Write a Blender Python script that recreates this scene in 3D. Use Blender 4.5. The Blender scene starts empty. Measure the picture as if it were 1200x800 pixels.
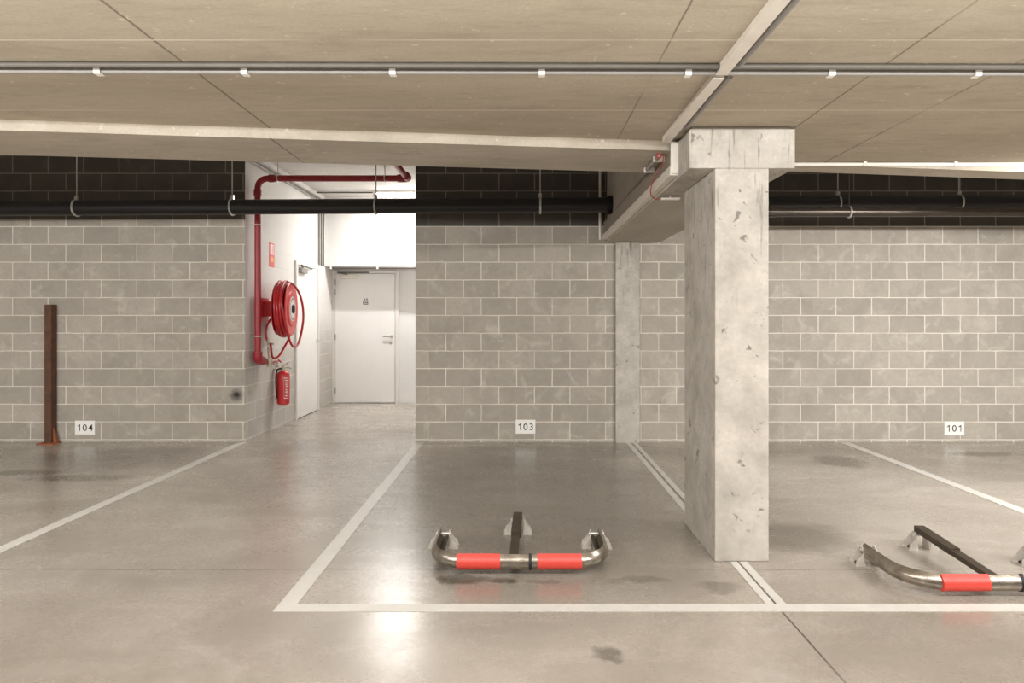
import bpy, bmesh, math, random
from mathutils import Vector, Matrix
random.seed(7)
S = bpy.context.scene
C = S.collection
PI = math.pi

# ------------------------------------------------------------------ helpers
def link(o):
    C.objects.link(o); return o

def obj(name, bm, m, parent=None, smooth=False):
    bmesh.ops.recalc_face_normals(bm, faces=bm.faces[:])
    me = bpy.data.meshes.new(name)
    bm.to_mesh(me); bm.free()
    if smooth:
        for p in me.polygons: p.use_smooth = True
        try: me.set_sharp_from_angle(angle=math.radians(38))
        except Exception: pass
    me.materials.append(m)
    o = link(bpy.data.objects.new(name, me))
    if parent: o.parent = parent
    return o

def tag(o, label=None, cat=None, group=None, kind=None):
    if label: o['label'] = label
    if cat: o['category'] = cat
    if group: o['group'] = group
    if kind: o['kind'] = kind
    return o

def tree(o):
    r = [o]
    for c in o.children: r += tree(c)
    return r

def settle(o):
    """parts are modelled where they stand; move the origin to the thing's base"""
    bpy.context.view_layer.update()
    ms = [x for x in tree(o) if x.type == 'MESH']
    vs = [v.co for x in ms for v in x.data.vertices]
    lo = Vector([min(v[i] for v in vs) for i in range(3)]); hi = Vector([max(v[i] for v in vs) for i in range(3)])
    L = Vector(((lo.x + hi.x) / 2, (lo.y + hi.y) / 2, lo.z))
    for x in ms: x.data.transform(Matrix.Translation(-L))
    o.location = L
    return o

def empty(name, label, cat, group=None, kind=None):
    o = link(bpy.data.objects.new(name, None)); o.empty_display_size = 0.1
    return tag(o, label, cat, group, kind)

def copy_tree(o, parent=None):
    c = o.copy(); C.objects.link(c); c.parent = parent
    for ch in list(o.children): copy_tree(ch, c)
    return c

def box(bm, x0, x1, y0, y1, z0, z1, bev=0.0):
    vs = [bm.verts.new((x, y, z)) for x in (x0, x1) for y in (y0, y1) for z in (z0, z1)]
    fs = []
    for q in ((0,1,3,2),(4,6,7,5),(0,4,5,1),(2,3,7,6),(0,2,6,4),(1,5,7,3)):
        fs.append(bm.faces.new([vs[i] for i in q]))
    if bev:
        es = list({e for f in fs for e in f.edges})
        bmesh.ops.bevel(bm, geom=es, offset=bev, segments=2, affect='EDGES', profile=0.6)
    return bm

def prism(bm, poly, z0, z1):
    """poly in XY, z0 / z1 numbers or lists per vertex"""
    n = len(poly)
    a = z0 if isinstance(z0, (list, tuple)) else [z0] * n
    b = z1 if isinstance(z1, (list, tuple)) else [z1] * n
    lo = [bm.verts.new((p[0], p[1], a[i])) for i, p in enumerate(poly)]
    hi = [bm.verts.new((p[0], p[1], b[i])) for i, p in enumerate(poly)]
    bm.faces.new(lo[::-1]); bm.faces.new(hi)
    for i in range(n):
        j = (i + 1) % n
        bm.faces.new((lo[i], lo[j], hi[j], hi[i]))
    return bm

def fillet(pts, r, n=6):
    pts = [Vector(p) for p in pts]; out = [pts[0]]
    for i in range(1, len(pts) - 1):
        a, b, c = pts[i-1], pts[i], pts[i+1]
        d0 = (a - b); d1 = (c - b)
        rr = min(r, d0.length * .49, d1.length * .49)
        p0 = b + d0.normalized() * rr; p1 = b + d1.normalized() * rr
        for k in range(n + 1):
            t = k / n
            out.append(p0 * (1-t)**2 + b * 2*t*(1-t) + p1 * t*t)
    out.append(pts[-1]); return out

def spline(pts, n=6):
    P = [Vector(p) for p in pts]; P = [P[0]] + P + [P[-1]]; out = []
    for i in range(1, len(P) - 2):
        p0, p1, p2, p3 = P[i-1:i+3]
        for k in range(n):
            t = k / n
            out.append(.5 * ((2*p1) + (-p0+p2)*t + (2*p0-5*p1+4*p2-p3)*t*t + (-p0+3*p1-3*p2+p3)*t**3))
    out.append(P[-2]); return out

def tube(bm, pts, r, seg=12, cap=True):
    pts = [Vector(p) for p in pts]; n = len(pts)
    T = []
    for i in range(n):
        d = pts[min(i+1, n-1)] - pts[max(i-1, 0)]
        T.append(d.normalized() if d.length > 1e-9 else Vector((0,0,1)))
    up = Vector((0,0,1)) if abs(T[0].z) < .9 else Vector((1,0,0))
    u = T[0].cross(up).normalized(); rings = []
    for i in range(n):
        u = (u - T[i] * u.dot(T[i])).normalized(); v = T[i].cross(u)
        rings.append([bm.verts.new(pts[i] + (u * math.cos(a) + v * math.sin(a)) * r)
                      for a in (2*PI*k/seg for k in range(seg))])
    for i in range(n - 1):
        for k in range(seg):
            j = (k + 1) % seg
            bm.faces.new((rings[i][k], rings[i][j], rings[i+1][j], rings[i+1][k]))
    if cap:
        bm.faces.new(rings[0][::-1]); bm.faces.new(rings[-1])
    return bm

def lathe(bm, prof, base=(0,0,0), axis='Z', seg=32):
    """prof: list of (radius, height along axis)"""
    base = Vector(base); rings = []
    for r, h in prof:
        ring = []
        if r < 1e-6: r = 1e-5
        for k in range(seg):
            a = 2*PI*k/seg; c, s = r*math.cos(a), r*math.sin(a)
            p = {'Z': (c, s, h), 'X': (h, c, s), 'Y': (c, h, s)}[axis]
            ring.append(bm.verts.new(base + Vector(p)))
        rings.append(ring)
    for i in range(len(rings) - 1):
        for k in range(seg):
            j = (k+1) % seg
            bm.faces.new((rings[i][k], rings[i][j], rings[i+1][j], rings[i+1][k]))
    bm.faces.new(rings[0][::-1]); bm.faces.new(rings[-1])
    return bm

def sweep(bm, path, prof, cap=True):
    """path in plane z = const (list of Vector), prof = list of (outward, z)"""
    n = len(path); rings = []
    for i in range(n):
        d = (path[min(i+1, n-1)] - path[max(i-1, 0)]); d.z = 0; d.normalize()
        o = Vector((d.y, -d.x, 0))
        rings.append([bm.verts.new(path[i] + o * a + Vector((0,0,b))) for a, b in prof])
    m = len(prof)
    for i in range(n - 1):
        for k in range(m):
            j = (k+1) % m
            bm.faces.new((rings[i][k], rings[i][j], rings[i+1][j], rings[i+1][k]))
    if cap:
        bm.faces.new(rings[0][::-1]); bm.faces.new(rings[-1])
    return bm

def N(): return bmesh.new()

# ------------------------------------------------------------------ materials
class NT:
    def __init__(s, name):
        s.m = bpy.data.materials.new(name); s.m.use_nodes = True
        s.t = s.m.node_tree; s.n = s.t.nodes; s.l = s.t.links
        s.b = s.n['Principled BSDF']
        tc = s.n.new('ShaderNodeTexCoord'); s.co = tc.outputs['Object']
        sp = s.n.new('ShaderNodeSeparateXYZ'); s.l.new(s.co, sp.inputs[0])
        s.x, s.y, s.z = sp.outputs
    def put(s, sock, v):
        if isinstance(v, bpy.types.NodeSocket): s.l.new(v, sock)
        else: sock.default_value = v
    def math(s, op, a, b=0.0, c=0.0):
        n = s.n.new('ShaderNodeMath'); n.operation = op
        s.put(n.inputs[0], a); s.put(n.inputs[1], b); s.put(n.inputs[2], c); return n.outputs[0]
    def vec(s, x, y, z=0.0):
        n = s.n.new('ShaderNodeCombineXYZ')
        for i, v in enumerate((x, y, z)): s.put(n.inputs[i], v)
        return n.outputs[0]
    def noise(s, scale, detail=4, rough=.55, stretch=None, vec=None, dist=0.0):
        n = s.n.new('ShaderNodeTexNoise'); n.inputs['Scale'].default_value = scale
        n.inputs['Detail'].default_value = detail; n.inputs['Roughness'].default_value = rough
        n.inputs['Distortion'].default_value = dist
        v = vec or s.co
        if stretch:
            mp = s.n.new('ShaderNodeMapping'); mp.inputs['Scale'].default_value = stretch
            s.l.new(v, mp.inputs['Vector']); v = mp.outputs[0]
        s.l.new(v, n.inputs['Vector']); return n.outputs['Fac']
    def ramp(s, f, a, b, lo=0.0, hi=1.0):
        n = s.n.new('ShaderNodeMapRange'); n.clamp = True
        s.put(n.inputs[0], f)
        for i, v in enumerate((a, b, lo, hi)): s.put(n.inputs[1+i], v)
        return n.outputs[0]
    def mix(s, f, a, b, mode='MIX'):
        n = s.n.new('ShaderNodeMix'); n.data_type = 'RGBA'; n.blend_type = mode
        s.put(n.inputs['Factor'], f)
        s.put(n.inputs[6], a if isinstance(a, bpy.types.NodeSocket) else (*a, 1)[:4])
        s.put(n.inputs[7], b if isinstance(b, bpy.types.NodeSocket) else (*b, 1)[:4])
        return n.outputs[2]
    def line(s, comp, pos, half):
        n = s.n.new('ShaderNodeMath'); n.operation = 'COMPARE'
        s.put(n.inputs[0], comp); n.inputs[1].default_value = pos; n.inputs[2].default_value = half
        return n.outputs[0]
    def bump(s, h, strength=.3, dist=.01, normal=None):
        n = s.n.new('ShaderNodeBump'); n.inputs['Strength'].default_value = strength
        n.inputs['Distance'].default_value = dist; s.l.new(h, n.inputs['Height'])
        if normal: s.l.new(normal, n.inputs['Normal'])
        s.l.new(n.outputs[0], s.b.inputs['Normal']); return n.outputs[0]
    def out(s, col=None, rough=None, metal=None, spec=None):
        if col is not None:
            s.put(s.b.inputs['Base Color'], col if isinstance(col, bpy.types.NodeSocket) else (*col, 1)[:4])
        if rough is not None: s.put(s.b.inputs['Roughness'], rough)
        if metal is not None: s.put(s.b.inputs['Metallic'], metal)
        if spec is not None: s.put(s.b.inputs['Specular IOR Level'], spec)
        return s.m

def srgb(r, g, b):
    f = lambda c: (c/255/12.92) if c/255 <= .04045 else ((c/255+.055)/1.055)**2.4
    return (f(r), f(g), f(b))

def plain(name, col, rough=.5, metal=0.0, var=.12, scale=14, bump=0.0):
    t = NT(name); f = t.noise(scale, 4)
    dark = tuple(c*(1-var) for c in col); lite = tuple(min(1, c*(1+var)) for c in col)
    c = t.mix(t.ramp(f, .3, .7), dark, lite)
    if bump: t.bump(t.noise(scale*6, 3), bump, .004)
    return t.out(c, rough, metal)

def emis(name, col, strength):
    t = NT(name); t.out((.9,.9,.9), .4)
    t.b.inputs['Emission Color'].default_value = (*col, 1)
    t.b.inputs['Emission Strength'].default_value = strength
    return t.m

def mat_block(name, x0, brick, brick2, mortar, paint, soot=None, high=None):
    """grey concrete blocks 40 x 20 cm; faces that look along X carry thin pale paint"""
    t = NT(name)
    g = t.n.new('ShaderNodeNewGeometry'); sp = t.n.new('ShaderNodeSeparateXYZ')
    t.l.new(g.outputs['Normal'], sp.inputs[0])
    side = t.math('GREATER_THAN', t.math('ABSOLUTE', sp.outputs[0]), .5)
    u = t.math('ADD', t.math('MULTIPLY', t.x, t.math('SUBTRACT', 1.0, side)), t.math('MULTIPLY', t.y, side))
    wob = t.math('MULTIPLY', t.math('SUBTRACT', t.noise(9, 2), .5), .008)
    v = t.vec(t.math('ADD', t.math('SUBTRACT', u, x0 - .2), wob), t.math('ADD', t.math('SUBTRACT', t.z, .03), wob))
    bt = t.n.new('ShaderNodeTexBrick'); t.l.new(v, bt.inputs['Vector'])
    bt.offset = .5; bt.inputs['Scale'].default_value = 1.0
    bt.inputs['Brick Width'].default_value = .4; bt.inputs['Row Height'].default_value = .2
    bt.inputs['Mortar Size'].default_value = .006; bt.inputs['Mortar Smooth'].default_value = .25
    bt.inputs['Bias'].default_value = 0.0
    bt.inputs['Color1'].default_value = (*brick, 1); bt.inputs['Color2'].default_value = (*brick2, 1)
    bt.inputs['Mortar'].default_value = (*brick, 1)
    col = bt.outputs['Color']; fac = bt.outputs['Fac']
    big = t.noise(1.6, 5, .6); fine = t.noise(26, 5, .65); smear = t.noise(5, 4, .6, dist=.6)
    col = t.mix(t.ramp(big, .35, .7, 0, .4), col, tuple(c*1.25 for c in brick))
    col = t.mix(t.ramp(t.noise(2.7, 6, .7, dist=.4), .45, .7, 0, .5), col, tuple(c*.74 for c in brick))
    col = t.mix(t.ramp(fine, .35, .7, .0, .22), col, tuple(c*.72 for c in brick))
    col = t.mix(t.ramp(smear, .55, .8, 0, .45), col, mortar)
    if high:   # slab-edge shade put into the colour of the upper courses, joints less
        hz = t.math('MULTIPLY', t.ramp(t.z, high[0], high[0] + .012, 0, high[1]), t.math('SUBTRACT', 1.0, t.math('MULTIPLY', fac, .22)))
    mf = t.math('MULTIPLY', fac, t.ramp(t.noise(2.2, 3), .3, .6, .55, 1.0))
    col = t.mix(mf, col, mortar)
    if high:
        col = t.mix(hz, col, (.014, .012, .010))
    pnt = t.mix(t.math('MULTIPLY', fac, .5), tuple(c*.94 for c in paint), paint)
    low = t.ramp(t.math('ADD', t.z, t.math('MULTIPLY', big, .5)), 1.05, 1.75)
    pf = t.math('MULTIPLY', side, t.ramp(low, 0, 1, .35, .97))
    col = t.mix(pf, col, pnt)
    if soot:
        dx = t.math('SUBTRACT', t.x, soot[0]); dz = t.math('SUBTRACT', t.z, soot[1])
        d = t.math('SQRT', t.math('ADD', t.math('MULTIPLY', dx, dx), t.math('MULTIPLY', t.math('MULTIPLY', dz, dz), 1.6)))
        d = t.math('ADD', d, t.math('MULTIPLY', t.math('SUBTRACT', t.noise(14, 3), .5), .06))
        col = t.mix(t.ramp(d, .02, .1, .95, 0), col, (.012, .011, .010))
    h = t.math('ADD', t.math('MULTIPLY', fac, -.6), t.math('MULTIPLY', fine, .35))
    t.bump(h, .55, .008)
    return t.out(col, .85, 0, .3)

def mat_concrete(name, a, b, pit=.5, scale=2.2, stretch=None, rough=.8, streak=0.0):
    t = NT(name)
    f = t.noise(scale, 8, .68, stretch); fine = t.noise(38, 4, .6)
    pits = t.noise(17, 3, .5, dist=.8); blot = t.noise(4.3, 5, .7, dist=.5)
    col = t.mix(t.ramp(f, .32, .68), a, b)
    col = t.mix(t.ramp(blot, .58, .72, 0, .35), col, tuple(c*.72 for c in a))
    col = t.mix(t.ramp(pits, .66, .72, 0, pit), col, tuple(c*.42 for c in a))
    col = t.mix(t.ramp(fine, .3, .75, 0, .25), col, tuple(c*.8 for c in a))
    if streak:
        sk = t.noise(9, 4, .6, (3.2, 3.2, .28))
        band = t.math('MULTIPLY', t.ramp(t.z, 1.4, 2.0), streak)
        col = t.mix(t.math('MULTIPLY', t.ramp(sk, .58, .7), band), col, tuple(c*.45 for c in a))
    t.bump(t.math('SUBTRACT', t.math('MULTIPLY', fine, .3), t.ramp(pits, .64, .74)), .35, .006)
    return t.out(col, rough, 0, .3)

def mat_soffit(name, a, b, xs=(), ys=(), pale=(), below=9.0):
    """board-marked concrete slab underside with dark seams along Y and pale seams along X"""
    t = NT(name)
    f = t.noise(1.3, 6, .6, (.55, 1.6, 1)); grain = t.noise(11, 5, .65, (.35, 2.2, 1)); fine = t.noise(60, 3, .6)
    col = t.mix(t.ramp(f, .3, .7), a, b)
    col = t.mix(t.ramp(grain, .5, .72, 0, .38), col, tuple(c*.7 for c in a))
    col = t.mix(t.ramp(fine, .35, .7, 0, .3), col, tuple(c*.78 for c in a))
    col = t.mix(t.ramp(t.noise(3.4, 6, .7, (.7, 1.3, 1), dist=.6), .52, .72, 0, .4), col, tuple(c*.72 for c in a))
    col = t.mix(t.ramp(t.noise(23, 3, .5), .68, .72, 0, .5), col, tuple(min(1, c*1.35) for c in b))
    vis = t.ramp(t.noise(.9, 3), .36, .52, .12, 1)
    vis2 = t.ramp(t.noise(1.1, 3, .5, (.5, 2.0, 1)), .44, .54, 0, 1)
    if xs:
        m = None
        for p, w in xs:
            wob = t.math('ADD', t.x, t.math('MULTIPLY', t.math('SUBTRACT', t.noise(6, 2), .5), .008))
            q = t.line(wob, p, w); m = q if m is None else t.math('MAXIMUM', m, q)
        m = t.math('MULTIPLY', m, t.math('LESS_THAN', t.z, below))
        col = t.mix(t.math('MULTIPLY', m, t.math('MULTIPLY', vis, .75)), col, tuple(c*.35 for c in a))
    if pale:
        m = None
        for p, w in pale:
            q = t.line(t.y, p, w); m = q if m is None else t.math('MAXIMUM', m, q)
        col = t.mix(t.math('MULTIPLY', m, t.math('MULTIPLY', vis2, .9)), col, (.75, .7, .6))
    t.bump(t.math('ADD', t.math('MULTIPLY', grain, .6), t.math('MULTIPLY', fine, .3)), .25, .006)
    return t.out(col, .85, 0, .25)

def mat_floor():
    t = NT('polished_concrete_floor')
    big = t.noise(.55, 6, .6, dist=.4); mid = t.noise(2.1, 6, .62, (.6, 1.5, 1), dist=.5); fine = t.noise(34, 4, .6)
    a, b = srgb(152, 143, 133), srgb(190, 182, 172)
    col = t.mix(t.ramp(big, .34, .66), a, b)
    col = t.mix(t.ramp(mid, .42, .75, 0, .5), col, srgb(136, 127, 116))
    col = t.mix(t.ramp(t.noise(1.3, 5, .65, dist=.8), .56, .72, 0, .5), col, srgb(192, 187, 180))
    col = t.mix(t.ramp(fine, .35, .75, 0, .18), col, srgb(110, 102, 94))
    # oil and tyre stains, plus the pillar's shadow painted either side of it: (x, y, rx, ry, strength)
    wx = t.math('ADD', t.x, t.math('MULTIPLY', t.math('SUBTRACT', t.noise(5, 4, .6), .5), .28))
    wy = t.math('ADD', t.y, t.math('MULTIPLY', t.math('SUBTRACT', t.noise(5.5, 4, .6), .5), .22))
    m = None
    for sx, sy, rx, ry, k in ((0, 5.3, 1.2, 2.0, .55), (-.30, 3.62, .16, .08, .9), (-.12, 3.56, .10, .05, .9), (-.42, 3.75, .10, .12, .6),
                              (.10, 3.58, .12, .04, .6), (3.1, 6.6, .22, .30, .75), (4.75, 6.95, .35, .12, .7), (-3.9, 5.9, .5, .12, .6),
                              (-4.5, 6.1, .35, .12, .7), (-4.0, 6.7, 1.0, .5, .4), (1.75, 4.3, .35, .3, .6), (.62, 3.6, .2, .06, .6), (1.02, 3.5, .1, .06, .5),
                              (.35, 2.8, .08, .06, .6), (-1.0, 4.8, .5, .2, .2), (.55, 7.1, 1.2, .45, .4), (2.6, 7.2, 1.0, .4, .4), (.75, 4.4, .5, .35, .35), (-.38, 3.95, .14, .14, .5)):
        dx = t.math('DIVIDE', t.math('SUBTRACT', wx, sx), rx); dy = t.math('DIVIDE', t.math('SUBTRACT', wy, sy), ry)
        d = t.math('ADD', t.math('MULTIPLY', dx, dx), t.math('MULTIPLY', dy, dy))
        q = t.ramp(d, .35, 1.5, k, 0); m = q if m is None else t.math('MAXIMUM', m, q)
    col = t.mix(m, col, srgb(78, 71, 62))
    # saw cuts
    jx = t.math('MULTIPLY', t.line(t.x, 1.241, .0045), t.ramp(t.y, 2.2, 2.9, 0, .9))
    wv = t.math('ADD', t.y, t.math('MULTIPLY', t.math('SUBTRACT', t.noise(1.5, 2), .5), .03))
    jy = t.math('MULTIPLY', t.line(wv, 3.745, .006), t.math('MULTIPLY', t.ramp(t.noise(1.7, 3), .4, .55), .5))
    col = t.mix(t.math('MAXIMUM', jx, jy), col, srgb(58, 52, 46))
    rough = t.ramp(t.math('ADD', t.math('MULTIPLY', mid, .6), t.math('MULTIPLY', fine, .4)), .3, .7, .20, .36)
    t.bump(t.math('ADD', t.math('MULTIPLY', fine, .10), mid), .03, .01)
    t.b.inputs['Coat Weight'].default_value = .3; t.b.inputs['Coat Roughness'].default_value = .2
    return t.out(col, rough, 0, .7)

M = {}
BR, BR2 = srgb(160, 153, 143), srgb(180, 172, 161)
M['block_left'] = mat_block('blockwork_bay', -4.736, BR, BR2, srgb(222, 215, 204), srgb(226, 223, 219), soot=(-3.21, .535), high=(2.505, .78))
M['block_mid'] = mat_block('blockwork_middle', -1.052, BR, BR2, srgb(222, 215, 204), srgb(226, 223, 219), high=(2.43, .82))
M['block_corr'] = mat_block('blockwork_corridor', .1, BR, BR2, srgb(212, 206, 198), srgb(226, 223, 219))
M['plaster'] = plain('white_plaster', srgb(226, 224, 221), .7, 0, .03, 3)
M['high'] = mat_soffit('high_slab', srgb(205, 202, 196), srgb(222, 220, 216))
M['soffit'] = mat_soffit('slab_soffit', srgb(172, 160, 142), srgb(192, 181, 163),
    xs=((-1.46, .006), (.593, .004), (1.585, .005), (2.145, .006)),
    pale=((2.677, .004), (3.578, .004)))
M['downstand'] = mat_soffit('downstand_concrete', srgb(176, 166, 150), srgb(206, 198, 185), xs=((-1.46, .006),), below=2.442)
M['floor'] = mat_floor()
M['pillar'] = mat_concrete('cast_pillar_concrete', srgb(160, 154, 145), srgb(208, 202, 193), .8, 3.0, streak=.9)
M['beam'] = mat_concrete('cast_beam_concrete', srgb(166, 159, 148), srgb(194, 188, 178), .4, 1.6, (1, .4, 2))
M['line'] = plain('road_paint', srgb(208, 205, 199), .45, 0, .06, 9)
M['white'] = plain('white_enamel', srgb(232, 230, 227), .4, 0, .02, 3)
M['frame'] = plain('door_frame_enamel', srgb(222, 219, 214), .4, 0, .02, 3)
M['sign'] = plain('sign_plastic', srgb(240, 238, 234), .4, 0, .01, 3)
M['ink'] = plain('black_ink', srgb(38, 38, 38), .5, 0, .02)
M['trunk'] = plain('galvanised_trunking', srgb(224, 217, 206), .5, .15, .05, 12)
M['trunk_dark'] = plain('weathered_trunking', srgb(140, 130, 116), .6, .1, .08, 9)
M['conduit'] = plain('grey_conduit', srgb(146, 142, 137), .5, .2, .05, 9)
M['conduit_dark'] = plain('dark_grey_conduit', srgb(98, 93, 86), .5, .1, .08, 9)
M['pvc'] = plain('white_pvc', srgb(236, 232, 224), .4, 0, .03, 9)
M['drain'] = plain('black_cast_iron', srgb(24, 24, 26), .42, 0, .2, 6)
M['drain2'] = plain('dark_glossy_pipe', srgb(74, 66, 58), .25, .55, .15, 6)
M['zinc'] = plain('zinc_clamp', srgb(205, 203, 198), .35, .5, .05, 20)
M['red_pipe'] = plain('red_pipe_paint', srgb(150, 34, 42), .38, 0, .1, 8)
M['red'] = plain('red_enamel', srgb(196, 44, 48), .32, 0, .06, 8)
M['red_face'] = plain('light_red_enamel', srgb(216, 74, 74), .35, 0, .05, 8)
M['red_hose'] = plain('red_rubber_hose', srgb(172, 36, 42), .3, 0, .1, 20)
M['red_tape'] = plain('red_reflective_tape', srgb(206, 68, 58), .38, 0, .06, 30, .1)
M['brass'] = plain('brass_fitting', srgb(196, 186, 162), .35, .5, .1, 20)
M['steel'] = plain('brushed_steel', srgb(190, 186, 178), .3, .8, .1, 20)
M['galv'] = plain('galvanised_bracket', srgb(196, 190, 182), .42, .15, .14, 30)
M['rail'] = plain('worn_zinc_rail', srgb(158, 150, 138), .27, .85, .35, 18, .12)
M['brown'] = plain('dark_brown_channel', srgb(70, 60, 48), .5, .2, .22, 18, .1)
M['black'] = plain('black_rubber', srgb(26, 26, 26), .6, 0, .1)
M['rust'] = plain('rusty_steel', srgb(92, 62, 46), .75, .1, .3, 14, .2)
M['orange'] = plain('rust_orange', srgb(150, 88, 50), .8, 0, .25, 14, .2)
M['amber'] = plain('amber_print', srgb(236, 176, 84), .5, 0, .05)
M['pink'] = plain('red_sign_print', srgb(222, 86, 84), .45, 0, .04)
M['wire'] = plain('red_wire', srgb(170, 60, 54), .5, 0, .05)
M['tube'] = emis('fluorescent_tube', (1, .98, .95), 20)

# ------------------------------------------------------------------ setting
CEIL, HIGH, YB, YE = 2.50, 3.33, 7.6, 11.13
XL, XR = -3.115, -1.193
def struct(name, bm, m, parent=None):
    o = obj(name, bm, m, parent)
    if not parent: o['kind'] = 'structure'
    return o

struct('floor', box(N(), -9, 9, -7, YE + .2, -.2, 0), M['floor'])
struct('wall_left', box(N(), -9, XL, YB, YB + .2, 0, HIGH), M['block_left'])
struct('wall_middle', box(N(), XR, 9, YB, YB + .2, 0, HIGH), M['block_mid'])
struct('corridor_wall_left', box(N(), XL - .2, XL, YB + .2, YE, 0, HIGH), M['block_corr'])
struct('corridor_wall_right', box(N(), XR, XR + .2, YB + .2, YE, 0, HIGH), M['block_corr'])
struct('corridor_wall_rear', box(N(), XL - .2, XR + .2, YE, YE + .2, 0, HIGH), M['plaster'])
struct('wall_side_left', box(N(), -9.2, -9, -7, YB + .2, 0, HIGH), M['block_mid'])
struct('wall_side_right', box(N(), 9, 9.2, -7, YB + .2, 0, HIGH), M['block_mid'])
struct('wall_rear', box(N(), -9.2, 9.2, -7.2, -7, 0, HIGH), M['block_mid'])
struct('ceiling_upper', box(N(), -9.2, 9.2, 2.5, YE + .2, HIGH, HIGH + .2), M['high'])
# bulkhead over the corridor door
struct('bulkhead_wall', box(N(), XL, XR, 10.69, YE, 2.22, HIGH), M['plaster'])

fr = lambda x: 4.197 + (x - .895) * .1193      # front edge of the skew downstand
bk = lambda x: 4.828 + (x - .911) * .1236      # its rear edge
struct('ceiling', prism(N(), [(-9.2, -7.2), (9.2, -7.2), (9.2, 4.77), (.964, 4.77), (.964, fr(.964)), (-9.2, fr(-9.2))], CEIL, HIGH), M['soffit'])
o = struct('trim_1', prism(N(), [(-9.2, fr(-9.2)), (.964, fr(.964)), (.964, bk(.964)), (-9.2, bk(-9.2))], 2.44, HIGH), M['downstand'])
tag(o, 'shallow skewed concrete downstand along the slab edge over the three left bays', 'beam')
wz = lambda x: CEIL - max(0, (x - 1.93) * .0365)
o = struct('trim_2', prism(N(), [(1.571, 4.77), (9.2, 4.77), (9.2, 5.0), (1.571, 5.0)], [2.499, wz(9.2), wz(9.2), 2.499], HIGH), M['downstand'])
tag(o, 'tapering concrete slab edge to the right of the pillar', 'beam')

# concrete beam running from the pillar to the rear wall
b = prism(N(), [(.964, 3.867), (1.571, 3.867), (1.571, 4.77), (.964, 4.77)], 2.2565, 2.478)
b2 = box(N(), .964, 1.571, 4.77, YB, 2.2565, HIGH)
me = bpy.data.meshes.new('t'); b2.to_mesh(me); b.from_mesh(me); b2.free()
pil = empty('concrete_pillar', 'tall pale concrete pillar with a wide cap standing between the parking bays', 'pillar', kind='thing')
obj('pillar_shaft', box(N(), 1.111, 1.42, 3.867, 4.595, 0, 2.2565, .008), M['pillar'], pil)
obj('pillar_cap', box(N(), .964, 1.571, 3.867, 4.595, 2.2565, 2.482, .007), M['pillar'], pil)
settle(pil)
b.free()
o = obj('concrete_beam', box(box(N(), .964, 1.571, 4.595, 4.83, 2.2565, 2.478), .964, 1.571, 4.83, YB-.003, 2.2565, HIGH-.003), M['beam'])
tag(settle(o), 'deep concrete beam running from the pillar cap back to the block wall', 'beam', kind='thing')
o = obj('bearing_strip', box(N(), .985, 1.55, 3.90, 4.59, 2.482, 2.4995), M['trunk_dark'])
tag(settle(o), 'thin dark bearing strip squeezed between pillar cap and ceiling', 'bearing pad')
o = obj('wall_pilaster', box(N(), 1.058, 1.327, 7.565, 7.6, 0, 2.2565, .004), M['pillar'])
tag(settle(o), 'pale narrow concrete pilaster set in the block wall under the beam end', 'pilaster')

# ------------------------------------------------------------------ floor lines
def pline(x0, x1, y0, y1, label, z=.003):
    o = obj('parking_line', box(N(), x0, x1, y0, y1, .0004, z), M['line'])
    return tag(settle(o), label, 'floor marking', None)
pline(-3.185, -3.095, 3.29, 7.58, 'white painted line on the floor between bay 104 and the corridor way')
pline(-1.183, -1.093, 3.29, 7.58, 'white painted line along the corridor side of bay 103')
pline(-1.183, 9.0, 3.208, 3.29, 'long white painted line across the front of the bays before the pillar')
pline(1.194, 1.235, 3.29, 3.86, 'short white strip in front of the pillar, on the side of bay 103')
pline(1.248, 1.292, 3.29, 3.86, 'short white strip in front of the pillar, on the side away from bay 103')
pline(1.175, 1.222, 4.60, 7.56, 'white strip behind the pillar, on the side of bay 103')
pline(1.247, 1.292, 4.60, 7.56, 'white strip behind the pillar, on the side away from bay 103')
pline(3.585, 3.68, 3.29, 7.58, 'white painted line on the floor beside bay 101')

# ------------------------------------------------------------------ bay number signs
def text_mesh(body, size):
    """digits as one mesh; the 1 has a flag like the plates in the garage"""
    bm = N(); adv = size * .62; k0 = -(len(body) - 1) / 2
    for k, ch in enumerate(body):
        cx = (k0 + k) * adv
        if ch == '1':
            h = size * .355; w = size * .042
            p = [(cx-w+.008, -h), (cx+w+.008, -h), (cx+w+.008, h), (cx-w*.4+.008, h), (cx-size*.15, h-size*.15), (cx-size*.15, h-size*.24), (cx-w+.008, h-size*.16)]
            prism(bm, p, 0, .0008); continue
        cu = bpy.data.curves.new('t', 'FONT'); cu.body = ch; cu.size = size
        cu.align_x = 'CENTER'; cu.align_y = 'CENTER'; cu.extrude = .0004; cu.offset = .0006
        t = link(bpy.data.objects.new('t', cu)); bpy.context.view_layer.update()
        me = bpy.data.meshes.new_from_object(t.evaluated_get(bpy.context.evaluated_depsgraph_get()))
        bpy.data.objects.remove(t)
        xs = [v.co.x for v in me.vertices]; ys = [v.co.y for v in me.vertices]
        me.transform(Matrix.Translation((cx - (min(xs)+max(xs))/2, -(min(ys)+max(ys))/2, .0004)))
        bm.from_mesh(me)
    me = bpy.data.meshes.new('number'); bm.to_mesh(me); bm.free(); return me
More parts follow.
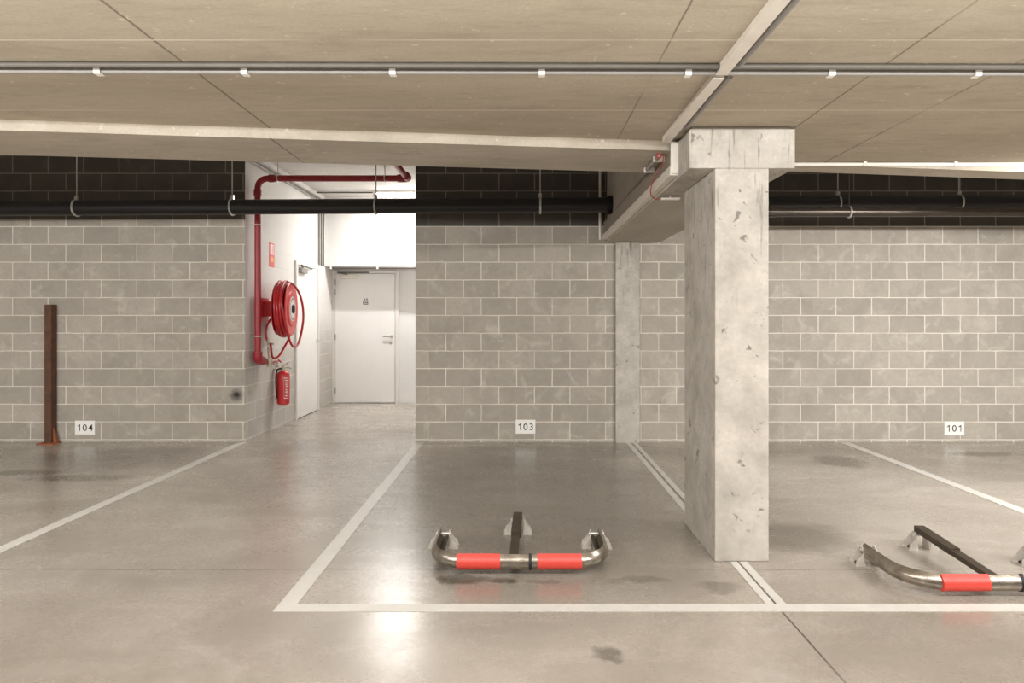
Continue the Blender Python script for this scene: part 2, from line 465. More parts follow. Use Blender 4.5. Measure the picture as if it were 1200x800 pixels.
for num, x, z, w in (('104', -4.918, .165, 'beside the rusty post'), ('103', .046, .175, 'behind the hoop, corridor side'), ('101', 4.877, .157, 'beyond the pillar')):
    root = empty('bay_number_sign', f'small white plate reading {num} low on the block wall {w}', 'sign')
    obj('plate', box(N(), x-.111, x+.111, YB-.006, YB, z-.078, z+.078, .0015), M['sign'], root)
    me = text_mesh(num, .105); me.materials.clear(); me.materials.append(M['ink'])
    me.transform(Matrix.Translation((x, YB-.0061, z)) @ Matrix.Rotation(PI/2, 4, 'X'))
    t = link(bpy.data.objects.new('number', me)); t.parent = root
    settle(root)

# ------------------------------------------------------------------ folding parking barrier
def make_barrier():
    root = empty('parking_barrier', 'folded steel parking hoop with red tape bands lying in bay 103', 'parking barrier', 'folded parking hoops')
    ax, bx, ya, yf, R, zc = -.475, .458, 4.13, 3.67, .20, .078
    pts = [Vector((ax, ya, zc))]
    for k in range(13):
        a = PI + (PI/2) * k/12
        pts.append(Vector((ax + R + R*math.cos(a), yf + R + R*math.sin(a), zc)))
    for k in range(13):
        a = 1.5*PI + (PI/2) * k/12
        pts.append(Vector((bx - R + R*math.cos(a), yf + R + R*math.sin(a), zc)))
    pts.append(Vector((bx, ya, zc)))
    tl = math.radians(50); ct, st = math.cos(tl), math.sin(tl)
    tilt = lambda pr: [(a*ct + b*st, -a*st + b*ct) for a, b in pr]   # the open side looks inward and up
    # outward half-round shell with turned lips; inside a recessed brown channel
    half = [(.046*math.cos(a), .037*math.sin(a)) for a in (-PI/2 + PI*k/10 for k in range(11))]
    shell = half + [(-.020, .037), (-.020, .032), (0, .032)] + [(.040*math.cos(a), .031*math.sin(a)) for a in (PI/2 - PI*k/8 for k in range(9))] + [(0, -.032), (-.020, -.032), (-.020, -.037)]
    obj('hoop_rail', sweep(N(), pts, tilt(shell)), M['rail'], root, True)
    obj('inner_channel', sweep(N(), pts, tilt([(.028, -.022), (.028, .022), (-.012, .0315), (-.008, .022), (.014, .014), (.014, -.014), (-.008, -.022), (-.012, -.0315)])), M['brown'], root)
    grow = lambda k, e: [(a + (e if a > .002 else -e*.6), b*k) for a, b in half + [(-.022, .037), (-.022, -.037)]]
    for x0, x1 in ((-.352, -.116), (.084, .325)):
        n = 10
        pp = [Vector((x0 + (x1-x0)*k/n, yf + (0.0006 if k % 3 else -.0006), zc)) for k in range(n+1)]
        obj('tape_band', sweep(N(), pp, tilt(grow(1.05, .002))), M['red_tape'], root, True)
    obj('rubber_ring', sweep(N(), [Vector((.040, yf, zc)), Vector((.056, yf, zc))], tilt(grow(1.1, .004))), M['black'], root, True)
    # centre strut
    b = N()
    p0, p1 = Vector((-.022, 4.40, .112)), Vector((-.045, yf + .012, .075))
    d = (p1 - p0).normalized(); s = d.cross(Vector((0,0,1))).normalized(); u = s.cross(d)
    def bar(q0, q1, w, h):
        vs = [b.verts.new(q + s*i*w + u*j*h) for q in (q0, q1) for i, j in ((-1,-1),(1,-1),(1,1),(-1,1))]
        for q in ((3,2,1,0),(4,5,6,7),(0,1,5,4),(1,2,6,5),(2,3,7,6),(3,0,4,7)): b.faces.new([vs[i] for i in q])
    bar(p0 + u*.004, p0 + (p1-p0)*.5 + u*.004, .029, .018); bar(p0 + (p1-p0)*.42, p1, .024, .014)
    obj('centre_strut', b, M['brown'], root)
    # pivot feet : two pressed ears with a base plate each side of an arm, and a pivot bolt
    for cx, cy, in ((ax, 4.12), (bx, 4.12), (-.022, 4.385)):
        for sgn in (-1, 1):
            f = N()
            xi, xo = cx + sgn*.034, cx + sgn*.092
            box(f, min(xi, xo), max(xi, xo), cy-.04, cy+.04, 0, .006)
            poly = [(cy-.038, .006), (cy+.038, .006), (cy+.026, .088), (cy+.006, .105), (cy-.016, .092)]
            va = [f.verts.new((xi, y, z)) for y, z in poly]; vb = [f.verts.new((xi + sgn*.006, y, z)) for y, z in poly]
            f.faces.new(va[::-1]); f.faces.new(vb)
            for i in range(5):
                j = (i+1) % 5; f.faces.new((va[i], va[j], vb[j], vb[i]))
            for gy in (cy - .038, cy + .032):          # folded gussets from ear to plate
                g = [(xi + sgn*.006, gy, .006), (xo - sgn*.004, gy, .006), (xo - sgn*.010, gy, .034), (xi + sgn*.030, gy, .046), (xi + sgn*.006, gy, .082)]
                ga = [f.verts.new(p) for p in g]; gb = [f.verts.new((p[0], p[1]+.006, p[2])) for p in g]
                f.faces.new(ga); f.faces.new(gb[::-1])
                for i in range(5):
                    j = (i+1) % 5; f.faces.new((ga[i], ga[j], gb[j], gb[i]))
            ft = obj('pivot_foot', f, M['galv'], root)
            bo = lathe(N(), [(.012, .006), (.012, .016), (.007, .020)], (cx+sgn*.066, cy, 0), 'Z', 6)
            obj('bolt', bo, M['brown'], ft)
        obj('pivot_pin', tube(N(), [(cx-.046, cy, .082), (cx+.046, cy, .082)], .009, 8), M['zinc'], root)
    return settle(root)
bar1 = make_barrier()
bar2 = copy_tree(bar1)
bar2.location = bar1.location + Vector((2.445, -.29, 0))
bar2['label'] = 'folded steel parking hoop with red tape lying beyond the pillar, in front of bay 101'

# ------------------------------------------------------------------ ceiling services near the camera
def seg_trunk(y0, y1, label):
    root = empty('ceiling_trunking', label, 'cable trunking', 'ceiling trunking lengths')
    obj('trunking_body', box(N(), .858, .903, y0, y1, 2.472, CEIL, .002), M['trunk'], root)
    obj('trunking_lid', box(N(), .855, .906, y0, y1, 2.464, 2.472, .001), M['trunk'], root)
    settle(root)
seg_trunk(-5, 2.966, 'pale cable trunking on the ceiling, the length that runs towards the camera')
seg_trunk(3.005, 4.10, 'pale cable trunking on the ceiling, the short length ending at the pillar cap')
for y0, y1, w in ((-5, 2.88, 'before the crossing pipe'), (3.04, 3.85, 'between the crossing pipe and the pillar cap')):
    o = obj('ceiling_conduit', tube(N(), [(.942, y0, 2.486), (.942, y1, 2.486)], .012, 12), M['conduit'], None, True)
    tag(settle(o), 'thin grey conduit beside the ceiling trunking, ' + w, 'conduit', 'ceiling conduits')
# two pipes across the ceiling with clips
for y, r, z, nm, m in ((2.965, .013, 2.478, 'pale front', 'conduit'), (2.915, .012, 2.486, 'dull rear', 'conduit_dark')):
    o = obj('ceiling_conduit', tube(N(), [(-8.8, y-.06, z), (8.8, y+.06, z)], r, 12), M[m], None, True)
    tag(settle(o), f'grey conduit crossing the whole ceiling, the {"lighter lower" if m=="conduit" else "darker upper"} of the pair', 'conduit', 'ceiling conduits')
clipx = [-2.49, -1.85, -1.21, -.564, .09, .733, 1.365, 2.01]
nth = ['first', 'second', 'third', 'fourth', 'fifth', 'sixth', 'seventh', 'eighth']
for i, x in enumerate(clipx):
    b = N(); yy = 2.965 + x*.0068
    box(b, x-.014, x+.014, yy-.018, yy+.018, 2.461, 2.4655, .001); box(b, x-.014, x+.014, yy-.020, yy-.0155, 2.4655, CEIL); box(b, x-.014, x+.014, yy+.0155, yy+.020, 2.4655, CEIL)
    o = obj('ceiling_pipe_clip', b, M['pvc'])
    tag(settle(o), f'white clip on the crossing ceiling conduit, {nth[i]} counted from the side of bay 104', 'pipe clip', 'white conduit clips')
# white conduit along the slab edge right of the pillar
root = empty('slab_edge_conduit', 'thin white conduit running along the slab edge beyond the pillar cap', 'conduit')
obj('conduit_run', tube(N(), [(1.58, 4.757, 2.482), (8.9, 4.757, 2.482)], .012, 12), M['pvc'], root, True)
for x in (2.42, 3.06, 3.7):
    obj('clip', box(N(), x-.012, x+.012, 4.744, 4.772, 2.468, 2.51), M['zinc'], root)
settle(root)
# trunking hung on the left side of the beam
root = empty('beam_trunking', 'long cable trunking fixed along the side of the deep beam behind the pillar cap', 'cable trunking')
obj('trunking_body', box(N(), .926, .963, 4.15, 7.59, 2.335, 2.475), M['trunk_dark'], root)
obj('cover_strip', box(N(), .914, .963, 4.15, 7.59, 2.275, 2.335, .003), M['trunk'], root)
obj('end_cap', box(N(), .917, .964, 4.135, 4.15, 2.285, 2.478, .002), M['pvc'], root)
settle(root)
# small conduit stub, red wire and bracket under the beam
root = empty('conduit_stub', 'short grey conduit stub with red ringed open end beside the beam trunking', 'conduit')
obj('stub_tube', tube(N(), [(.87, 4.27, 2.425), (.87, 4.75, 2.425)], .014, 12), M['conduit'], root, True)
obj('red_collar', tube(N(), [(.87 + .015*math.cos(a), 4.266, 2.425 + .015*math.sin(a)) for a in (2*PI*k/16 for k in range(17))], .0045, 8, False), M['wire'], root, True)
for y in (4.36, 4.68): obj('mounting_clip', box(N(), .852, .9255, y-.012, y+.012, 2.408, 2.455), M['pvc'], root)
settle(root)
o = obj('red_wire', tube(N(), spline([(.897, 4.26, 2.43), (.90, 4.32, 2.37), (.895, 4.55, 2.34), (.898, 4.68, 2.29), (.91, 4.72, 2.255), (.94, 4.735, 2.236), (.978, 4.735, 2.234)]), .0035, 8), M['wire'], None, True)
tag(settle(o), 'thin red wire drooping from the conduit stub to the white bar under the beam', 'wire')
root = empty('hanging_bar', 'short white bar hung under the deep beam beside the pillar', 'bracket')
obj('bar', box(N(), .98, 1.11, 4.715, 4.755, 2.228, 2.24, .002), M['pvc'], root)
obj('stem', tube(N(), [(1.045, 4.735, 2.24), (1.045, 4.735, 2.2565)], .007, 8), M['zinc'], root)
settle(root)

# ------------------------------------------------------------------ black drain pipe with hangers
DY, DR = 7.18, .08
dz = lambda x: 2.570 + (x + 4.95) * .0058
root = empty('drain_pipe', 'thick black drain pipe hanging along the block wall above bays 104 and 103', 'pipe')
obj('pipe_run', tube(N(), [(-8.9, DY, dz(-8.9)), (.964, DY, dz(.964))], DR, 28), M['drain'], root, True)
obj('wall_sleeve', tube(N(), [(.915, DY, dz(.93)), (.964, DY, dz(.96))], DR + .02, 28), M['drain'], root, True)
for x in (-6.4, -4.736, -3.08, -1.55, .20):
    h = N(); ring = [(x, DY + (DR+.004)*math.cos(a), dz(x) + (DR+.004)*math.sin(a)) for a in (2*PI*k/28 for k in range(29))]
    tube(h, ring, .011, 8, False); box(h, x-.016, x+.016, DY-.016, DY+.016, dz(x)+DR, dz(x)+DR+.045)
    hh = obj('pipe_hanger', h, M['zinc'], root, True)
    obj('hanger_rod', tube(N(), [(x, DY, dz(x)+DR+.04), (x, DY, HIGH)], .006, 8), M['zinc'], hh)
settle(root)
root = empty('drain_pipe', 'thick black drain pipe beyond the pillar, high above bay 101', 'pipe')
obj('pipe_run', tube(N(), [(1.571, DY, dz(1.571)), (8.9, DY, dz(8.9))], DR, 28), M['drain'], root, True)
for x in (3.37, 4.66, 6.2):
    h = N(); ring = [(x, DY + (DR+.004)*math.cos(a), dz(x) + (DR+.004)*math.sin(a)) for a in (2*PI*k/28 for k in range(29))]
    tube(h, ring, .009, 8, False); box(h, x-.016, x+.016, DY-.016, DY+.016, dz(x)+DR, dz(x)+DR+.045)
    hh = obj('pipe_hanger', h, M['zinc'], root, True)
    obj('hanger_rod', tube(N(), [(x, DY, dz(x)+DR+.04), (x, DY, HIGH)], .006, 8), M['zinc'], hh)
settle(root)
PY, PR, PZ = 6.6, .046, 2.437
root = empty('service_pipe', 'slim dark shiny pipe below the black drain pipe beyond the pillar', 'pipe')
obj('pipe_run', tube(N(), [(1.571, PY, PZ), (8.9, PY, PZ)], PR, 24), M['drain2'], root, True)
obj('coupling', tube(N(), [(2.42, PY, PZ), (2.50, PY, PZ)], PR+.006, 24), M['drain2'], root, True)
for x in (3.21, 5.4):
    h = N(); tube(h, [(x, PY + (PR+.004)*math.cos(a), PZ + (PR+.004)*math.sin(a)) for a in (2*PI*k/24 for k in range(25))], .011, 8, False)
    hh = obj('pipe_hanger', h, M['zinc'], root, True)
    obj('hanger_rod', tube(N(), [(x, PY, PZ+PR), (x, PY, HIGH)], .005, 8), M['conduit_dark'], hh)
settle(root)
o = obj('wall_conduit', tube(N(), [(.885, 7.585, 2.28), (.885, 7.585, HIGH)], .015, 10), M['pvc'], None, True)
tag(settle(o), 'short white upright conduit in the corner where wall meets the deep beam', 'conduit')

# ------------------------------------------------------------------ red fire main
RX, RY, RZ, RR = -3.03, 7.75, 3.004, .036
root = empty('fire_water_pipe', 'red fire water pipe climbing the corridor wall and crossing under its ceiling', 'pipe')
obj('riser', tube(N(), fillet([(RX, RY, .95), (RX, RY, RZ), (-1.31, RY, RZ)], .13, 8), RR, 20), M['red_pipe'], root, True)
obj('far_branch', tube(N(), [(-1.31, RY, RZ), (-1.33, 6.9, RZ+.03), (-1.36, 5.0, RZ+.10)], RR*.95, 20), M['red_pipe'], root, True)
e = N()
for p0, p1 in (((RX, RY, RZ-.19), (RX, RY, RZ-.12)), ((RX+.12, RY, RZ), (RX+.19, RY, RZ)), ((-1.41, RY, RZ), (-1.36, RY, RZ))):
    pass
obj('coupling', tube(N(), [(RX, RY, RZ-.20), (RX, RY, RZ-.13)], RR+.009, 20), M['red_pipe'], root, True)
obj('coupling', tube(N(), [(RX+.13, RY, RZ), (RX+.20, RY, RZ)], RR+.009, 20), M['red_pipe'], root, True)
obj('end_elbow', tube(N(), fillet([(-1.42, RY, RZ), (-1.30, RY, RZ), (-1.305, RY-.14, RZ+.005)], .05), RR+.010, 20), M['red_pipe'], root, True)
obj('bottom_elbow', tube(N(), fillet([(RX, RY, 1.01), (RX, RY, .925), (RX, RY+.14, .90)], .06), RR+.016, 20), M['red_pipe'], root, True)
obj('outlet_pipe', tube(N(), [(RX, RY+.12, .905), (RX, RY+.27, .875)], .024, 16), M['red_pipe'], root, True)
v = lathe(N(), [(.016, -.05), (.030, -.045), (.034, 0), (.028, .05), (.016, .055)], (RX+.02, RY+.30, .865), 'Z', 16)
tube(v, [(RX+.02, RY+.27, .87), (RX+.02, RY+.37, .855)], .022, 14)
tube(v, [(RX+.02, RY+.30, .90), (RX+.015, RY+.275, 1.06)], .012, 14)
obj('valve_body', v, M['brass'], root, True)
w = N(); wc = Vector((RX+.10, RY+.32, .845))
tube(w, [(wc.x, wc.y + .05*math.cos(a), wc.z + .05*math.sin(a)) for a in (2*PI*k/20 for k in range(21))], .008, 8, False)
for k in range(3):
    a = PI*k/3; tube(w, [(wc.x, wc.y - .05*math.cos(a), wc.z - .05*math.sin(a)), (wc.x, wc.y + .05*math.cos(a), wc.z + .05*math.sin(a))], .005, 6)
tube(w, [(RX+.03, wc.y-.02, .86), (wc.x+.006, wc.y, wc.z)], .007, 8)
obj('valve_wheel', w, M['steel'], root, True)
lv = tube(N(), [(RX+.05, RY+.34, .87), (RX+.09, RY+.42, .89), (RX+.10, RY+.46, .865)], .011, 8)
obj('valve_lever', lv, M['red'], root, True)
for z in (1.19, 2.47):
    c = tube(N(), [(RX + (RR+.003)*math.cos(a), RY + (RR+.003)*math.sin(a), z) for a in (2*PI*k/20 for k in range(21))], .007, 8, False)
    tube(c, [(RX-.036, RY, z), (XL, RY, z)], .006, 8)
    obj('pipe_clamp', c, M['zinc'], root, True)
for x in (-2.80, -1.57):
    c = tube(N(), [(x, RY + (RR+.003)*math.cos(a), RZ + (RR+.003)*math.sin(a)) for a in (2*PI*k/20 for k in range(21))], .006, 8, False)
    tube(c, [(x, RY, RZ+RR), (x, RY, HIGH)], .005, 8)
    obj('pipe_hanger', c, M['zinc'], root, True)
settle(root)

# ------------------------------------------------------------------ hose reel
HC = Vector((0, 8.16, 1.51))
root = empty('fire_hose_reel', 'red fire hose reel on the corridor wall with its hose hanging in loops', 'hose reel')
TURN = Matrix.Translation(Vector((-2.86, HC.y, 0))) @ Matrix.Rotation(math.radians(6), 4, 'Z') @ Matrix.Translation(Vector((2.86, -HC.y, 0)))
obj('wall_bracket', box(box(N(), XL+.0015, XL+.02, 8.02, 8.26, 1.36, 1.64, .004), XL+.0201, -2.95, 8.09, 8.22, 1.42, 1.60, .004), M['red'], root)
def reel(name, bm, m, parent=root, smooth=True):
    bm.transform(TURN); return obj(name, bm, m, parent, smooth)
reel('back_flange', lathe(N(), [(.02, -2.952), (.29, -2.952), (.312, -2.948), (.312, -2.942), (.30, -2.94), (.02, -2.94)], HC, 'X', 48), M['red'])
reel('drum', lathe(N(), [(.20, -2.94), (.20, -2.80)], HC, 'X', 40), M['red'])
for rad, dx in ((.324, 0), (.288, .008)):
    pts = []
    for k in range(3*44 + 1):
        a = 2*PI*k/44 + .8; rr = rad + .010*math.sin(1.37*a)
        pts.append((-2.918 + dx + .098*k/(3*44), HC.y + rr*math.cos(a), HC.z + rr*math.sin(a)))
    reel('wound_hose', tube(N(), pts, .0175, 12), M['red_hose'])
ff = reel('front_flange', lathe(N(), [(.04, -2.800), (.300, -2.800), (.318, -2.796), (.324, -2.788), (.316, -2.780), (.27, -2.787), (.215, -2.785), (.205, -2.772), (.10, -2.772), (.09, -2.778), (.02, -2.778)], HC, 'X', 56), M['red_face'])
reel('label_ring', lathe(N(), [(.095, -2.7715), (.150, -2.7715), (.150, -2.7700), (.095, -2.7700)], HC, 'X', 40), M['sign'], ff)
ticks = N()
for k in range(26):
    a = 2*PI*k/26
    p = Vector((-2.7692, HC.y + .123*math.cos(a), HC.z + .123*math.sin(a)))
    box(ticks, p.x-.0004, p.x, p.y-.008, p.y+.008, p.z-.012, p.z+.012)
reel('label_print', ticks, M['ink'], ff, False)
reel('hub', lathe(N(), [(.055, -2.778), (.055, -2.760), (.045, -2.750), (.02, -2.748), (.0, -2.748)], HC, 'X', 28), M['black'])
# hanging loops
loop = spline([(-2.80, 8.06, 1.835), (-2.765, 8.19, 1.80), (-2.725, 8.30, 1.68), (-2.71, 8.37, 1.50), (-2.71, 8.36, 1.33), (-2.715, 8.25, 1.13),
               (-2.72, 8.13, 1.055), (-2.725, 8.00, 1.08), (-2.735, 7.90, 1.20), (-2.755, 7.83, 1.40), (-2.785, 7.81, 1.58), (-2.80, 7.86, 1.70)], 7)
obj('hose_loop', tube(N(), loop, .0135, 10), M['red_hose'], root, True)
loop2 = spline([(-2.83, 8.24, 1.20), (-2.835, 8.19, 1.13), (-2.86, 8.10, 1.03), (-2.88, 8.02, .955), (-2.91, 7.97, .925), (-2.945, 7.975, .94), (-2.965, 7.995, 1.0), (-2.985, 8.02, 1.10)], 7)
obj('hose_loop', tube(N(), loop2, .013, 10), M['red_hose'], root, True)
loop3 = spline([(-2.965, 8.12, 1.47), (-2.985, 8.06, 1.40), (-3.02, 8.01, 1.32), (-3.03, 7.99, 1.22), (-3.02, 8.01, 1.13)], 7)
obj('inlet_hose', tube(N(), loop3, .013, 10), M['red_hose'], root, True)
obj('nozzle', tube(tube(N(), [(-3.015, 8.01, 1.15), (-3.01, 8.025, 1.075)], .016, 12), [(-3.01, 8.02, 1.10), (-2.98, 8.09, 1.09)], .012, 10), M['brass'], root, True)
settle(root)

# ------------------------------------------------------------------ extinguisher
EX = Vector((-2.995, 8.48, .315))
root = empty('fire_extinguisher', 'red fire extinguisher hanging on the corridor wall below the hose reel', 'fire extinguisher')
obj('cylinder', lathe(N(), [(.0, .0), (.06, .0), (.075, .012), (.078, .03), (.078, .36), (.070, .395), (.045, .42), (.022, .428), (.0, .428)], EX, 'Z', 32), M['red'], root, True)
# printed label facing the bay
b = N(); n = 12
def lab(b, a0, a1, z0, z1, r=.0788):
    n = 8; lo, hi = [], []
    for k in range(n+1):
        a = a0 + (a1-a0)*k/n; p = EX + Vector((r*math.cos(a), r*math.sin(a), 0))
        lo.append(b.verts.new(p + Vector((0,0,z0)))); hi.append(b.verts.new(p + Vector((0,0,z1))))
    for k in range(n): b.faces.new((lo[k], lo[k+1], hi[k+1], hi[k]))
A0 = math.radians(-62)
for z0, z1, w in ((.08, .088, .5), (.33, .338, .5)): lab(b, A0-.05, A0+.75, z0, z1)
lab(b, A0-.05, A0-.02, .08, .338); lab(b, A0+.72, A0+.75, .08, .338)
for i in range(9): lab(b, A0+.16 + .05*(i % 2), A0+.5 + .06*((i*7) % 3), .108+.024*i, .120+.024*i, .0789)
obj('label', b, M['sign'], root)
hd = lathe(N(), [(.02, .425), (.02, .45), (.026, .452), (.026, .47), (.012, .475), (.012, .485)], EX, 'Z', 16)
obj('valve_head', hd, M['brass'], root, True)
lv = N()
tube(lv, [EX + Vector((-.01, 0, .478)), EX + Vector((.03, .02, .50)), EX + Vector((.055, .035, .53))], .007, 8)
tube(lv, [EX + Vector((-.01, 0, .46)), EX + Vector((.05, .03, .462)), EX + Vector((.085, .05, .448))], .007, 8)
obj('handle', lv, M['steel'], root, True)
obj('discharge_hose', tube(N(), spline([EX + Vector((-.01, -.02, .455)), EX + Vector((-.05, -.07, .44)), EX + Vector((-.065, -.075, .34)), EX + Vector((-.06, -.072, .18)), EX + Vector((-.055, -.07, .08))]), .010, 10), M['black'], root, True)
obj('wall_mount', box(N(), XL, EX.x-.015, EX.y-.02, EX.y+.02, EX.z+.43, EX.z+.45), M['steel'], root)
settle(root)

# ------------------------------------------------------------------ wall signs in the corridor
root = empty('fire_hose_sign', 'small upright red and white fire sign high on the corridor wall', 'sign')
obj('plate', box(N(), XL, XL+.004, 8.32, 8.49, 2.035, 2.335), M['pink'], root)
g = N()
box(g, XL+.004, XL+.0055, 8.355, 8.455, 2.19, 2.315)
obj('white_panel', g, M['sign'], root)
g = N(); box(g, XL+.0055, XL+.0065, 8.375, 8.39, 2.2, 2.305); box(g, XL+.0055, XL+.0065, 8.42, 8.435, 2.2, 2.305); 
obj('pictogram', g, M['pink'], root)
g = N()
fl = [(8.36, 2.10), (8.45, 2.10), (8.46, 2.13), (8.44, 2.155), (8.43, 2.17), (8.41, 2.15), (8.395, 2.172), (8.375, 2.15), (8.355, 2.13)]
va = [g.verts.new((XL+.004, y, z)) for y, z in fl]; vb = [g.verts.new((XL+.0055, y, z)) for y, z in fl]
g.faces.new(vb); g.faces.new(va[::-1])
for i in range(len(fl)):
    j = (i+1) % len(fl); g.faces.new((va[i], va[j], vb[j], vb[i]))
obj('flame_print', g, M['amber'], root)
settle(root)
root = empty('oval_sign', 'small white oval plate with dark marks on the wall above the side door', 'sign')
obj('plate', (lambda b: (bmesh.ops.scale(b, vec=(1, .9, 1.1), verts=b.verts[:]), bmesh.ops.translate(b, vec=(XL, 9.70, 2.55), verts=b.verts[:]), b)[2])(lathe(N(), [(.078, 0), (.078, .003), (.072, .005), (0, .005)], (0,0,0), 'X', 28)), M['sign'], root)
g = N()
for y0, y1, z0, z1 in ((9.685,9.715,2.595,2.61),(9.675,9.69,2.57,2.592),(9.71,9.725,2.57,2.592),(9.67,9.73,2.545,2.556),(9.68,9.692,2.515,2.54),(9.708,9.72,2.515,2.54),(9.685,9.715,2.495,2.507)):
    box(g, XL+.005, XL+.006, y0, y1, z0, z1)
obj('print', g, M['ink'], root)
settle(root)

# ------------------------------------------------------------------ doors
root = empty('door_1', 'white flush door at the end of the corridor with a small black pictogram', 'door', kind='structure')
y = YE
fb = N(); box(fb, -3.113, -3.075, y-.04, y, 0, 2.185); box(fb, -2.075, -2.02, y-.04, y, 0, 2.185); box(fb, -3.075, -2.075, y-.04, y, 2.135, 2.185)
obj('door_frame', fb, M['frame'], root)
lf = obj('door_leaf', box(N(), -3.068, -2.082, y-.035, y, .012, 2.128, .003), M['white'], root)
for z in (1.99, 1.83, 1.09, .21):
    obj('hinge', tube(N(), [(-3.068, y-.042, z-.05), (-3.068, y-.042, z+.05)], .011, 8), M['conduit_dark'], lf, True)
h = lathe(N(), [(.024, 0), (.024, -.008), (.010, -.010), (.010, -.045), (0, -.046)], (-2.135, y-.035, 1.10), 'Y', 16)
tube(h, fillet([(-2.135, y-.035, 1.10), (-2.135, y-.08, 1.10), (-2.27, y-.08, 1.10)], .02), .010, 8)
hd = obj('door_handle', h, M['steel'], lf, True)
obj('lock_rose', lathe(N(), [(.022, 0), (.022, -.007), (0, -.008)], (-2.15, y-.035, .99), 'Y', 16), M['steel'], lf, True)
cl = obj('door_closer', box(N(), -2.97, -2.69, y-.085, y-.035, 2.045, 2.105, .006), M['trunk'], lf)
obj('closer_arm', tube(N(), [(-2.86, y-.06, 2.118), (-3.02, y-.07, 2.15), (-2.50, y-.05, 2.150)], .011, 8), M['conduit_dark'], lf)
g = N(); cx = -2.565
for k in range(3): box(g, cx-.042, cx+.042, y-.0365, y-.035, 1.625+.026*k, 1.638+.026*k)
box(g, cx-.042, cx-.034, y-.0365, y-.035, 1.625, 1.69); box(g, cx+.034, cx+.042, y-.0365, y-.035, 1.625, 1.69)
for dx in (-.028, .012): box(g, cx+dx, cx+dx+.022, y-.0365, y-.035, 1.70, 1.712); box(g, cx+dx+.008, cx+dx+.015, y-.0365, y-.035, 1.69, 1.735)
obj('pictogram', g, M['ink'], lf)
settle(root)

root = empty('door_2', 'narrow looking white door set in the side wall of the corridor', 'door', kind='structure')
x = XL; y0, y1 = 9.25, 10.30
fb = N(); box(fb, x, x+.03, y0, y0+.05, 0, 2.19); box(fb, x, x+.03, y1-.05, y1, 0, 2.19); box(fb, x, x+.03, y0+.05, y1-.05, 2.14, 2.19)
obj('door_frame', fb, M['frame'], root)
lf = obj('door_leaf', box(N(), x, x+.022, y0+.056, y1-.056, .01, 2.134, .003), M['white'], root)
obj('door_closer', box(N(), x+.022, x+.07, y0+.11, y0+.37, 2.03, 2.10, .006), M['conduit'], lf)
obj('closer_arm', tube(N(), [(x+.05, y0+.2, 2.11), (x+.06, y0+.12, 2.135), (x+.05, y0+.62, 2.12)], .012, 8), M['conduit_dark'], lf)
h = lathe(N(), [(.024, 0), (.024, .008), (.010, .010), (.010, .045), (0, .046)], (x+.022, y1-.11, 1.06), 'X', 16)
tube(h, fillet([(x+.022, y1-.11, 1.06), (x+.065, y1-.11, 1.06), (x+.065, y1-.24, 1.06)], .02), .010, 8)
obj('door_handle', h, M['steel'], lf, True)
settle(root)

# ------------------------------------------------------------------ corridor conduits and lamp
for i, (xx, zz, w) in enumerate(((-3.092, 3.235, 'upper'), (-3.092, 3.19, 'lower'))):
    o = obj('wall_conduit', tube(N(), [(xx, 4.9, zz), (xx, 10.35 + .1*i, zz)], .014, 12), M['conduit'], None, True)
    tag(settle(o), f'grey conduit high along the corridor wall under its ceiling, {w} of the two', 'conduit', 'corridor conduits')
for i, yy in enumerate((10.31, 10.43, 10.55)):
    o = obj('wall_conduit', tube(N(), fillet([(-3.094, yy - .02*(2-i), 3.20), (-3.094, yy, 3.15), (-3.094, yy, 2.21)], .03), .0115, 12), M['conduit_dark'], None, True)
    tag(settle(o), f'dark upright conduit beside the white bulkhead, {("the one on the side of the side door", "middle of the three", "the one touching the bulkhead")[i]}', 'conduit', 'corridor conduits')
root = empty('bulkhead_conduit', 'dark thin conduit under the lower edge of the white bulkhead', 'conduit')
obj('conduit_run', tube(N(), [(-3.05, 10.70, 2.20), (-1.2, 10.70, 2.20)], .018, 10), M['conduit_dark'], root, True)
for xx in (-3.02, -2.28): obj('mounting_clip', box(N(), xx-.012, xx+.012, 10.675, 10.725, 2.178, 2.222), M['pvc'], root)
settle(root)
o = obj('ceiling_conduit', tube(N(), [(-3.09, 10.2, 3.30), (-2.24, 10.2, 3.30)], .012, 10), M['conduit_dark'], None, True)
tag(settle(o), 'thin dark conduit on the corridor ceiling leading to the lit tube lamp', 'conduit', 'corridor conduits')
root = empty('ceiling_tube_lamp', 'lit white fluorescent tube lamp under the corridor ceiling', 'ceiling lamp')
obj('lamp_housing', box(N(), -2.24, -1.24, 10.15, 10.25, 3.282, HIGH-.001, .006), M['white'], root)
obj('lamp_tube', tube(N(), [(-2.19, 10.2, 3.25), (-1.27, 10.2, 3.25)], .028, 16), M['tube'], root, True)
for xx in (-2.225, -1.255): obj('end_cap', box(N(), xx-.015, xx+.035 if xx < -2 else xx+.015, 10.165, 10.235, 3.215, 3.282), M['white'], root)
settle(root)

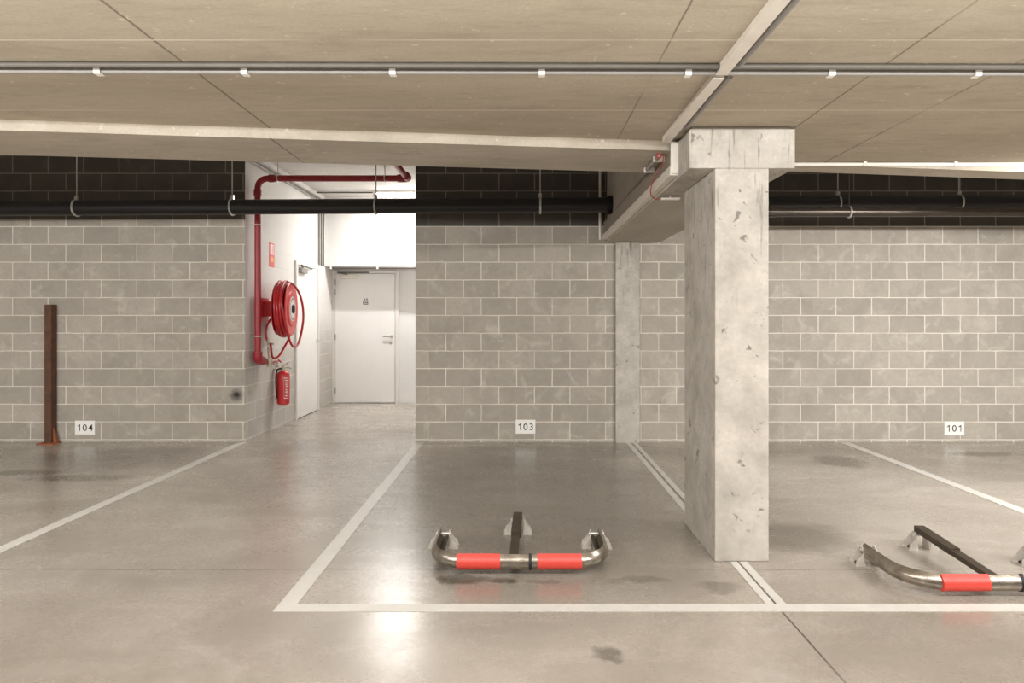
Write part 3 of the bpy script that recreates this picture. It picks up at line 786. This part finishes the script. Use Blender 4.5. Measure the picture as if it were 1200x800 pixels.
# ------------------------------------------------------------------ rusty post at the left
root = empty('steel_post', 'dark rusty steel post standing against the block wall beside plate 104', 'post')
obj('post', box(N(), -5.31, -5.232, 7.50, 7.595, 0, 1.55, .006), M['rust'], root)
obj('base_plate', prism(N(), [(-5.36, 7.44), (-5.18, 7.44), (-5.18, 7.598), (-5.36, 7.598)], 0, .012), M['orange'], root)
b = N(); va = [b.verts.new(p) for p in ((-5.231, 7.53, .012), (-5.19, 7.53, .012), (-5.231, 7.53, .17))]; vb = [b.verts.new((v.co.x, 7.56, v.co.z)) for v in va]
b.faces.new(va); b.faces.new(vb[::-1])
for i in range(3):
    j = (i+1) % 3; b.faces.new((va[i], va[j], vb[j], vb[i]))
obj('gusset', b, M['orange'], root)
settle(root)

# ------------------------------------------------------------------ lights
def area(name, loc, sx, sy, watts, rot=(0,0,0), col=(1, .985, .955)):
    l = bpy.data.lights.new(name, 'AREA'); l.shape = 'RECTANGLE'; l.size = sx; l.size_y = sy; l.energy = watts; l.color = col
    o = link(bpy.data.objects.new(name, l)); o.location = loc; o.rotation_euler = rot; return o
FWD = math.radians(58)
for x, w in ((-5.4, 120), (-1.8, 85), (1.8, 85), (5.4, 135)):
    area('lamp', (x, .9, 2.39), 2.8, .10, w, (FWD, 0, 0))
for x in (-3.6, 3.6): area('lamp', (x, -2.6, 2.39), 2.4, .12, 48)
area('lamp', (4.6, 4.1, 2.38), 1.2, .10, 115, (math.radians(35), 0, 0))
area('lamp', (-5.6, 2.9, 2.38), 1.6, .10, 55, (math.radians(35), 0, 0))
area('lamp', (-1.72, 10.06, 3.215), .95, .06, 58, (0,0,0), (1, .98, .96))
# added upward fill, no real lamp; stands for bounce off the aisle floor
up = area('lamp', (0, -.3, .35), 11, 4.0, 222, (PI, 0, 0), (1, .975, .93)); up.data.spread = math.radians(142)

W = bpy.data.worlds.new('world'); S.world = W; W.use_nodes = True
W.node_tree.nodes['Background'].inputs[0].default_value = (.9, .88, .85, 1)
W.node_tree.nodes['Background'].inputs[1].default_value = .2

# ------------------------------------------------------------------ camera
cam = bpy.data.cameras.new('camera'); co = link(bpy.data.objects.new('camera', cam))
co.location = (0, 0, 1.395); co.rotation_euler = (PI/2, 0, 0)
cam.sensor_fit = 'HORIZONTAL'; cam.sensor_width = 36; cam.lens = 790/1200*36
cam.shift_x = -11/1200; cam.shift_y = -27/1200
cam.clip_start = .05; cam.clip_end = 100
S.camera = co
S.view_settings.view_transform = 'Standard'; S.view_settings.look = 'None'
S.view_settings.exposure = 0; S.view_settings.gamma = 1
S.cycles.use_denoising = True
S.cycles.max_bounces = 8; S.cycles.diffuse_bounces = 5
